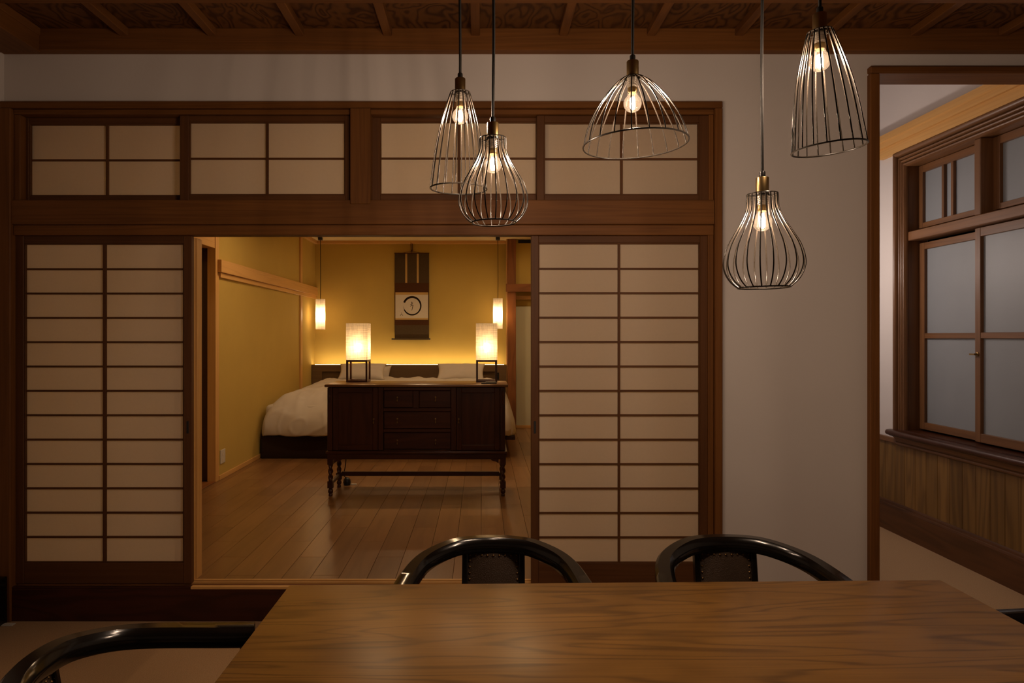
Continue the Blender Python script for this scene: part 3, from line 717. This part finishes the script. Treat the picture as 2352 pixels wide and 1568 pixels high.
# ---- table lamps on the sideboard
ZS = 1.0690
def table_lamp(label, x0, x1):
    y0 = 5.645; w = x1-x0; y1 = y0+w; r = thing('table_lamp', label, 'lamp', ((x0+x1)/2, y0+w/2, ZS), 'linen table lamps on the sideboard')
    t = .015; z1 = 1.252
    for xx in (x0, x1-t):
        for yy in (y0, y1-t): ob('base_post', bevel(bx(xx, xx+t, yy, yy+t, ZS, z1), .001), 'dark_oak_Z', r)
    for zz in (ZS, z1-t):
        for yy in (y0, y1-t): ob('base_bar', bevel(bx(x0+t, x1-t, yy, yy+t, zz, zz+t), .001), 'dark_oak_X', r)
        for xx in (x0, x1-t): ob('base_bar', bevel(bx(xx, xx+t, y0+t, y1-t, zz, zz+t), .001), 'dark_oak_Y', r)
    bm = nb(); z2, z3 = z1+.001, 1.557; e = -.001
    def quad(*p): bm.faces.new([bm.verts.new(q) for q in p])
    quad((x0+e, y0+e, z2), (x1-e, y0+e, z2), (x1-e, y0+e, z3), (x0+e, y0+e, z3)); quad((x1-e, y0+e, z2), (x1-e, y1-e, z2), (x1-e, y1-e, z3), (x1-e, y0+e, z3))
    quad((x1-e, y1-e, z2), (x0+e, y1-e, z2), (x0+e, y1-e, z3), (x1-e, y1-e, z3)); quad((x0+e, y1-e, z2), (x0+e, y0+e, z2), (x0+e, y0+e, z3), (x0+e, y1-e, z3))
    sh = ob('lamp_shade', bm, 'linen_shade', r)
    cx_, cy_ = (x0+x1)/2, y0+w/2
    ob('shade_trim', tube(nb(), [(x0, y0, z3), (x1, y0, z3), (x1, y1, z3), (x0, y1, z3)], .0016, 6, True), 'scroll_paper', sh)
    bm = lathe(nb(), [(.001, z2-ZS-.012), (.017, z2-ZS-.012), (.017, z2-ZS+.045), (.001, z2-ZS+.045)], (cx_, cy_, ZS), 16)
    box(bm, x0+t, x1-t, cy_-.006, cy_+.006, z2-.014, z2-.004)
    ob('lamp_holder', bm, 'black_metal', r)
    ob('bulb', lathe(nb(), [(.001, -.045), (.013, -.045), (.014, -.03), (.024, -.012), (.028, .004), (.024, .02), (.012, .030), (.001, .032)], (cx_, cy_, 1.362), 16), 'table_bulb', r, smooth=60)
    return r
table_lamp('square linen table lamp on the left of the sideboard', X(795, 5.645), X(843.5, 5.645))
table_lamp('square linen table lamp on the right of the sideboard', X(1093.5, 5.645), X(1142, 5.645))
np_ = thing('notepad', 'small dark pad with a pale pen by the right table lamp', 'notepad', (.06, 5.5, ZS))
ob('pad', bevel(bx(-.005, .118, 5.47, 5.56, ZS, ZS+.008), .001), 'black_metal', np_)
ob('pen', tube(nb(), [(.03, 5.49, ZS+.0125), (.11, 5.54, ZS+.0125)], .0042, 8), 'white_plastic', np_)

# ---- bed, headboard, bedding
HB = thing('headboard', 'long brown headboard with a glowing light strip behind its top', 'headboard', (-.98, 9.4, FB))
HX0, HX1, HY0, HZ = -2.318, .331, 9.30, 1.0615
n1 = (X(740, HY0), X(792, HY0), .70, Z(853, HY0)); n2 = (X(1096, HY0), X(1139, HY0), .70, Z(853, HY0))
bm = nb(); Yf = HY0
for a, c, z0, z1 in ((HX0, n1[0], FB, HZ), (n1[0], n1[1], FB, n1[2]), (n1[0], n1[1], n1[3], HZ), (n1[1], n2[0], FB, HZ), (n2[0], n2[1], FB, n2[2]), (n2[0], n2[1], n2[3], HZ), (n2[1], HX1, FB, HZ)):
    box(bm, a, c, Yf, Yf+.035, z0, z1)
ob('front_panel', bm, 'headboard_wood', HB)
ob('back_panel', bx(HX0, HX1, Yf+.0355, Yf+.044, FB, 1.0345), 'headboard_wood', HB)
ob('top_ledge', bx(HX0, HX1, Yf+.0355, YB1-.001, 1.035, 1.045), 'headboard_wood', HB)
ob('light_strip', bx(HX0+.03, HX1-.03, 9.345, 9.36, 1.0455, 1.0618), 'cove_led', HB, label='glowing warm light strip')
cpn = ob('bedside_control', bevel(bx(X(1140, 9.29), X(1146, 9.29), 9.283, 9.299, Z(871, 9.29), Z(855, 9.29)), .002), 'black_metal')
recenter(cpn); cpn['label'] = 'small black control unit on the right of the headboard'; cpn['category'] = 'control panel'

BED = thing('bed', 'wide bed on a dark upholstered base behind the sideboard', 'bed', (-1.0, 8.2, FB))
BX0, BX1 = -2.296, .243
ob('base', bevel(bx(BX0, BX1, 7.09, 9.285, FB, .415), .012, 2), 'bed_fabric', BED, smooth=40)
ob('side_rail', bevel(bx(BX1+.001, .345, 7.10, 9.28, .372, .412), .004), 'bed_fabric', BED)
ob('mattress', bevel(bx(BX0+.02, BX1, 7.14, 9.28, .4155, .73), .05, 3), 'linen', BED, smooth=60)
# duvet draped over foot and right side
def edge(t, t0, R, H):
    if t >= t0: return R + (t-t0), 0.0
    a = (t/t0)*PI/2; return R*(1-math.cos(a)), H*(1-math.sin(a))
NU, NV = 200, 160
dx0, dx1, dy0, dy1, zt = -2.318, .362, 7.035, 9.05, .862
gx = []
for i in range(NU+1):
    u = i/NU
    if u < .2: a = u/.2*PI/2; gx.append((dx0+.36*(1-math.cos(a)), .44*(1-math.sin(a))))
    elif u > .83: a = (1-u)/.17*PI/2; gx.append((dx1-.30*(1-math.cos(a)), .46*(1-math.sin(a))))
    else: k = (u-.2)/.63; gx.append((dx0+.36+(dx1-.30-dx0-.36)*k, 0))
gy = []
for j in range(NV+1):
    v = j/NV
    if v < .34: a = v/.34*PI/2; gy.append((dy0+.50*(1-math.cos(a)), .44*(1-math.sin(a))))
    else: k = (v-.34)/.66; gy.append((dy0+.50+(dy1-dy0-.50)*k, 0))
bm = nb(); G = []
for j, (yy, dy) in enumerate(gy):
    row = []
    for i, (xx, dx) in enumerate(gx):
        drop = (dx**3.5+dy**3.5)**(1/3.5); drop = min(drop, .45)
        # rounded corners in plan
        fx, fy = dx/.45, dy/.45; k = fx*fy
        px_, py_ = xx, yy
        px_ += (.05 if i < NU/2 else -.10)*k; py_ += .10*k
        p = Vector((px_*3.2, py_*3.2, 1.7)); side = min(1, drop/.25)
        wr = .020*noise.noise(p) + .012*noise.noise(p*2.3) + .010*abs(noise.noise(Vector((px_*9, py_*3+drop*2, drop*6))))
        crease = 1-abs(noise.noise(Vector((px_*2.6+.6*py_, py_*2.1-.9*px_, drop*3)))*2.2); crease = max(0, crease)**3
        crease2 = max(0, 1-abs(noise.noise(Vector((px_*5.5-2*py_, py_*4.0, 5+drop*6)))*2.2))**4
        wr += .011*crease + .007*crease2
        z = zt - drop + wr*(1-.45*side) + .006*math.sin(yy*3) + .012*(yy-7.6)
        ripple = .012*noise.noise(Vector((px_*5.0+3*yy, drop*3, 4.2)))*side + .012*noise.noise(Vector((px_*2.2, drop*7, 9.1)))*side
        if dy >= dx: py_ += ripple - (.012*crease+.008*crease2)*side - .03*math.sin(PI*min(1, drop/.44))*(fy)
        elif i > NU/2: px_ += ripple
        if drop > .42: z += .010*noise.noise(Vector((px_*6, py_*6, 0)))
        px_ = max(px_, XL+.006)
        row.append(bm.verts.new((px_, py_, max(z, .418))))
    G.append(row)
for j in range(NV):
    for i in range(NU): bm.faces.new((G[j][i], G[j][i+1], G[j+1][i+1], G[j+1][i]))
dv = recenter(ob('duvet', bm, 'linen', None, smooth=180)); dv['label'] = 'white duvet spread over the bed'; dv['category'] = 'duvet'
sol = dv.modifiers.new('thickness', 'SOLIDIFY'); sol.thickness = .006; sol.offset = 1
def pillow(label, cx_, cy_, cz_, w, h, t, lean, rz, seed):
    bm = nb(); N, M_ = 26, 20; sides = []
    for s in (1, -1):
        g = []
        for j in range(M_+1):
            row = []
            for i in range(N+1):
                u, v = i/N*2-1, j/M_*2-1
                e = max(0, (1-abs(u)**2.4)*(1-abs(v)**2.4))**.5
                # edges bow inward so that the corners stand out
                xx = u*w/2*(1-.09*(1-v*v)*abs(u)**3); zz = v*h/2*(1-.17*(1-u*u)*abs(v)**3)
                wr = .010*noise.noise(Vector((u*3+seed, v*3, s*2.0))) + .006*noise.noise(Vector((u*8+seed, v*5, s)))
                row.append((xx, -s*(t/2*e + wr*e), zz))
            g.append(row)
        sides.append(g)
    V = [[[None]*(N+1) for _ in range(M_+1)] for _ in range(2)]
    for k in range(2):
        for j in range(M_+1):
            for i in range(N+1):
                rim = i in (0, N) or j in (0, M_)
                V[k][j][i] = V[0][j][i] if (k and rim) else bm.verts.new(sides[k][j][i])
    for k in range(2):
        for j in range(M_):
            for i in range(N):
                q = (V[k][j][i], V[k][j][i+1], V[k][j+1][i+1], V[k][j+1][i]); bm.faces.new(q if k == 0 else tuple(reversed(q)))
    bm.normal_update()
    o = ob('pillow', bm, 'linen', None, smooth=180); o.location = (cx_, cy_, cz_); o.rotation_euler = (math.radians(lean), 0, math.radians(rz))
    o['label'] = label; o['category'] = 'pillow'; o['group'] = 'white pillows against the headboard'; return o
pillow('white pillow behind the left table lamp, in front of another', X(832, 8.9), 8.89, .985, .61, .32, .14, -52, 2, 1)
pillow('white pillow peeking out behind the front left pillow', X(845, 9.16), 9.18, .90, .62, .32, .12, -18, -2, 5)
pillow('white pillow behind the right table lamp', X(1058.5, 9.0), 9.0, .972, .64, .33, .14, -48, -2, 9)

# ---- bedside pendants
def bed_pendant(label, px, d_, py0, py1):
    x0, z1, z0 = X(px, d_), Z(py0, d_), Z(py1, d_)
    r = thing('bedside_pendant', label, 'lamp', (x0, d_, z0), 'slim cylinder pendants beside the bed')
    rad = .0635
    sh = ob('lamp_shade', lathe(nb(), [(rad, z0), (rad, z1)], (x0, d_, 0), 32, cap=False), 'pendant_shade', r, smooth=60)
    ob('shade_hoop', tube(nb(), [(x0+rad*math.cos(a), d_+rad*math.sin(a), z1) for a in [2*PI*k/32 for k in range(32)]], .0016, 6, True), 'scroll_paper', sh)
    ob('shade_hoop', tube(nb(), [(x0+rad*math.cos(a), d_+rad*math.sin(a), z0) for a in [2*PI*k/32 for k in range(32)]], .0016, 6, True), 'scroll_paper', sh)
    bm = lathe(nb(), [(.001, z1-.10), (.016, z1-.10), (.016, z1-.04), (.004, z1-.03), (.004, z1), (.001, z1)], (x0, d_, 0), 12)
    for k in range(3):
        a = 2*PI*k/3+.4; tube(bm, [(x0, d_, z1-.002), (x0+rad*math.cos(a), d_+rad*math.sin(a), z1-.002)], .0014, 6)
    ob('lamp_holder', bm, 'black_metal', r)
    ob('bulb', lathe(nb(), [(.001, .05), (.012, .045), (.015, .02), (.024, -.01), (.029, -.03), (.024, -.05), (.012, -.06), (.001, -.062)], (x0, d_, (z0+z1)/2), 16), 'pendant_bulb', r, smooth=60)
    ob('cord', tube(nb(), [(x0+.002*math.sin(t*4), d_, z1-.03+(ZCB-.03-z1+.03)*t) for t in [k/10 for k in range(11)]], .0042, 6), 'cord_black', r, smooth=60)
    ob('canopy', bevel(bx(x0-.028, x0+.028, d_-.028, d_+.028, ZCB-.035, ZCB-.001), .003), 'black_metal', r)
bed_pendant('slim white cylinder pendant beside the left bedroom wall', 736, 9.15, 687, 756)
bed_pendant('slim white cylinder pendant behind the right table lamp', 1143.5, 9.15, 685.5, 754.5)

# ---- hanging scroll
d = 9.46
SCR = thing('hanging_scroll', 'hanging scroll with a brushed ink circle on white paper', 'scroll', (X(945.5, d), d, Z(780, d)))
def sp(nm, px0, px1, py0, py1, y0, y1, m, par=SCR): return ob(nm, bx(X(px0, d), X(px1, d), y0, y1, Z(py1, d), Z(py0, d)), m, par)
sp('silk_mount', 906.5, 985.5, 581.5, 778, d+.004, d+.007, 'scroll_dark')
sp('silk_band', 906.8, 985, 649.5, 671, d+.002, d+.0038, 'scroll_brown'); sp('silk_band', 906.4, 985, 734, 746, d+.002, d+.0038, 'scroll_brown')
sp('silk_edge', 906.5, 908, 671, 734, d+.002, d+.0038, 'scroll_brown'); sp('silk_edge', 983.5, 985, 671, 734, d+.002, d+.0038, 'scroll_brown')
sp('ribbon', 930.8, 935.3, 581.5, 649.4, d+.001, d+.0037, 'scroll_gold'); sp('ribbon', 957.3, 961.8, 581.5, 649.4, d+.001, d+.0037, 'scroll_gold')
sp('gold_band', 908.1, 983.4, 671.2, 676.5, d+.002, d+.0038, 'scroll_gold'); sp('gold_band', 908.1, 983.4, 730.5, 734, d+.002, d+.0038, 'scroll_gold')
pa = sp('paper', 908.1, 983.4, 676.6, 730.4, d+.002, d+.0038, 'scroll_paper')
def stroke(pts, ws, par=pa, nm='ink_stroke'):
    bm = nb(); n = len(pts); P = [Vector((X(a, d), d+.0014, Z(c, d))) for a, c in pts]; L = []
    for i in range(n):
        t = (P[min(i+1, n-1)]-P[max(i-1, 0)]).normalized(); nn = Vector((-t.z, 0, t.x)); w = ws[i]*d/F/2
        L.append((bm.verts.new(P[i]+nn*w), bm.verts.new(P[i]-nn*w)))
    for i in range(n-1): bm.faces.new((L[i][0], L[i][1], L[i+1][1], L[i+1][0]))
    return ob(nm, bm, 'ink', par)
cc = (946.6, 702.3); rx, ry = 19.8, 20.4; N = 60
a0, a1 = math.radians(202), math.radians(202+338)
pts = []; ws = []
for i in range(N+1):
    t = i/N; a = a0+(a1-a0)*t; pts.append((cc[0]+rx*math.cos(a), cc[1]+ry*math.sin(a)))
    ws.append((4.6*(1-t)**.6+1.3*t+ .5*math.sin(t*9)) if t < .93 else max(.25, 1.2*(1-t)/.07))
stroke(pts, ws, nm='ink_circle')
for q, w in (([(942, 699.5), (945, 698.5), (948.5, 696)], [.8, 1.2, .8]), ([(945.5, 692.5), (946, 697), (944.5, 701)], [1, 1.3, .6]), ([(942, 703.5), (945, 701.5), (948.5, 700)], [.7, 1.2, .9]),
             ([(948.5, 700), (947.5, 707), (946, 712), (943.5, 711+.8)], [1.4, 1.3, 1, .5]), ([(944.5, 694.5), (948.5, 694)], [.8, .8])):
    stroke(q, w)
for q, w in (([(921.8, 717.5), (922.2, 720.5)], [.7, .5]), ([(922.5, 720.5), (920.5, 723), (918.5, 725.5)], [.6, 1.0, .5]), ([(922.5, 721.5), (925.5, 724.5)], [.7, 1.1])): stroke(q, w)
bm = nb(); tube(bm, [(X(899.5, d), d, Z(778.2, d)), (X(988.5, d), d, Z(778.2, d))], .010, 10)
ob('roller', bm, 'black_metal', SCR, smooth=50)
sp('roller_wrap', 904.5, 984, 776.6, 779.9, d-.0112, d+.006, 'scroll_dark')
sp('top_rod', 906, 986, 580.3, 582.6, d-.004, d+.007, 'scroll_brown')
bm = nb(); tube(bm, [(X(924, d), d, Z(581, d)), (X(945.5, d), d, Z(576, d)), (X(967, d), d, Z(581, d))], .0018, 6)
tube(bm, [(X(944.5, d), d, Z(577, d)), (X(943.6, d), d, Z(556, d)), (X(947, d), d, Z(560, d)), (X(947, d), d, Z(576, d))], .006, 6)
lathe(bm, [(.001, -.02), (.014, -.012), (.016, 0), (.01, .012), (.001, .018)], (X(945.5, d), d, Z(577, d)), 10)
ob('hanging_cord', bm, 'scroll_brown', SCR, smooth=50)

# ---- small fittings
o_ = thing('wall_outlet', 'white outlet plate low on the olive side wall', 'outlet', (XL, 6.11, .31))
ob('plate', bevel(bx(XL+.0005, XL+.008, 6.055, 6.165, .315, .437), .002), 'white_plastic', o_)
for zz in (.345, .395): ob('socket', bevel(bx(XL+.008, XL+.0095, 6.09, 6.13, zz-.014, zz+.014), .0005), 'scroll_paper', o_)
v_ = thing('air_vent', 'dark slatted air vent at the top right of the bedroom', 'vent', (.65, 9.35, 2.72))
ob('vent_frame', bx(.497, .86, 9.352, 9.359, 2.722, 2.768), 'dark_slot', v_)
for k in range(3): ob('slat', bx(.503, .855, 9.347, 9.352, 2.728+.013*k, 2.733+.013*k), 'black_metal', v_)
f_ = thing('floor_outlet', 'small pale plate on the carpet at the left corner', 'outlet', (-2.37, 3.43, 0))
ob('plate', bevel(bx(X(7, 3.44), X(35, 3.44), 3.415, 3.445, 0, .006), .0015), 'white_plastic', f_)
ob('lid', bevel(bx(X(13, 3.44), X(29, 3.44), 3.422, 3.438, .006, .008), .0008), 'scroll_paper', f_)
a_ = thing('power_adapter', 'dark plug adapter with cable beside the sideboard rear leg', 'adapter', (-1.15, 5.83, FB))
bm = nb(); lathe(bm, [(.001, 0), (.028, 0), (.034, .02), (.03, .045), (.016, .062), (.001, .066)], (-1.155, 5.842, FB), 12)
ob('body', bm, 'black_metal', a_, smooth=50)
ob('cable', tube(nb(), catmull([(-1.155, 5.842, FB+.06), (-1.18, 5.83, FB+.09), (-1.165, 5.845, FB+.2), (-1.15, 5.845, FB+.5), (-1.10, 5.845, .98)], 5), .004, 6), 'cord_black', a_, smooth=60)
ob('plug_plate', bevel(bx(-1.12, -1.075, 5.84, 5.87, FB, FB+.006), .001), 'white_plastic', a_)

# ---- lamps out of view, added to light the bedroom and the next room
def downlight(label, x0, y0, z, lens, rad=.045):
    r = thing('downlight', label, 'lamp', (x0, y0, z-.012), 'round ceiling downlights out of view')
    ob('trim_ring', lathe(nb(), [(rad, z-.008), (rad+.012, z-.012), (rad+.018, z-.006), (rad+.018, z-.0005), (rad, z-.0005)], (x0, y0, 0), 28, cap=False), 'plaster', r, smooth=50)
    ob('lens', lathe(nb(), [(rad-.001, z-.005), (rad-.001, z-.002)], (x0, y0, 0), 20), lens, r)
downlight('unseen round downlight above the left of the sideboard', -1.45, 6.05, ZCB, 'unseen_downlight_lens')  # fixture out of view; overhead light inferred from the sideboard's shadow
downlight('unseen round downlight above the right of the sideboard', .1, 6.05, ZCB, 'unseen_downlight_lens')
downlight('unseen round downlight above the bed', -.7, 7.9, ZCB, 'unseen_downlight_lens')  # fixture out of view; assumed from the light on the pillows
downlight('added unseen downlight over the passage right of the bed', .98, 8.5, ZCB, 'unseen_downlight_lens', .03)  # added out of view to brighten the pale panel
def globe(label, x0, y0, z, top, rad, lens):
    r = thing('added_globe_pendant', label, 'lamp', (x0, y0, z-rad), 'added plain globe pendants out of view')
    ob('globe', lathe(nb(), [(max(.002, rad*math.sin(PI*k/12)), -rad*math.cos(PI*k/12)) for k in range(13)], (x0, y0, z), 20), lens, r, smooth=80)
    ob('collar', lathe(nb(), [(.025, z+rad-.01), (.025, z+rad+.03), (.008, z+rad+.035), (.008, z+rad-.01)], (x0, y0, 0), 16), 'brass', r, smooth=50)
    ob('cord', tube(nb(), [(x0, y0, z+rad+.03), (x0, y0, top-.02)], .004, 6), 'cord_black', r)
    ob('canopy', lathe(nb(), [(.005, top-.025), (.045, top-.022), (.05, top-.001), (.005, top-.001)], (x0, y0, 0), 20), 'black_metal', r, smooth=50)
globe('added globe pendant hidden behind the pale wall in the next room', 2.2, 5.0, 2.0, 3.4, .08, 'unseen_next_lens')  # guessed fixture, added unseen to light the window wall
globe('added unseen globe pendant high in the bedroom before the sideboard', -.2, 4.5, 2.58, ZCB, .09, 'added_globe_lens')  # added out of view to light the paper screens from behind
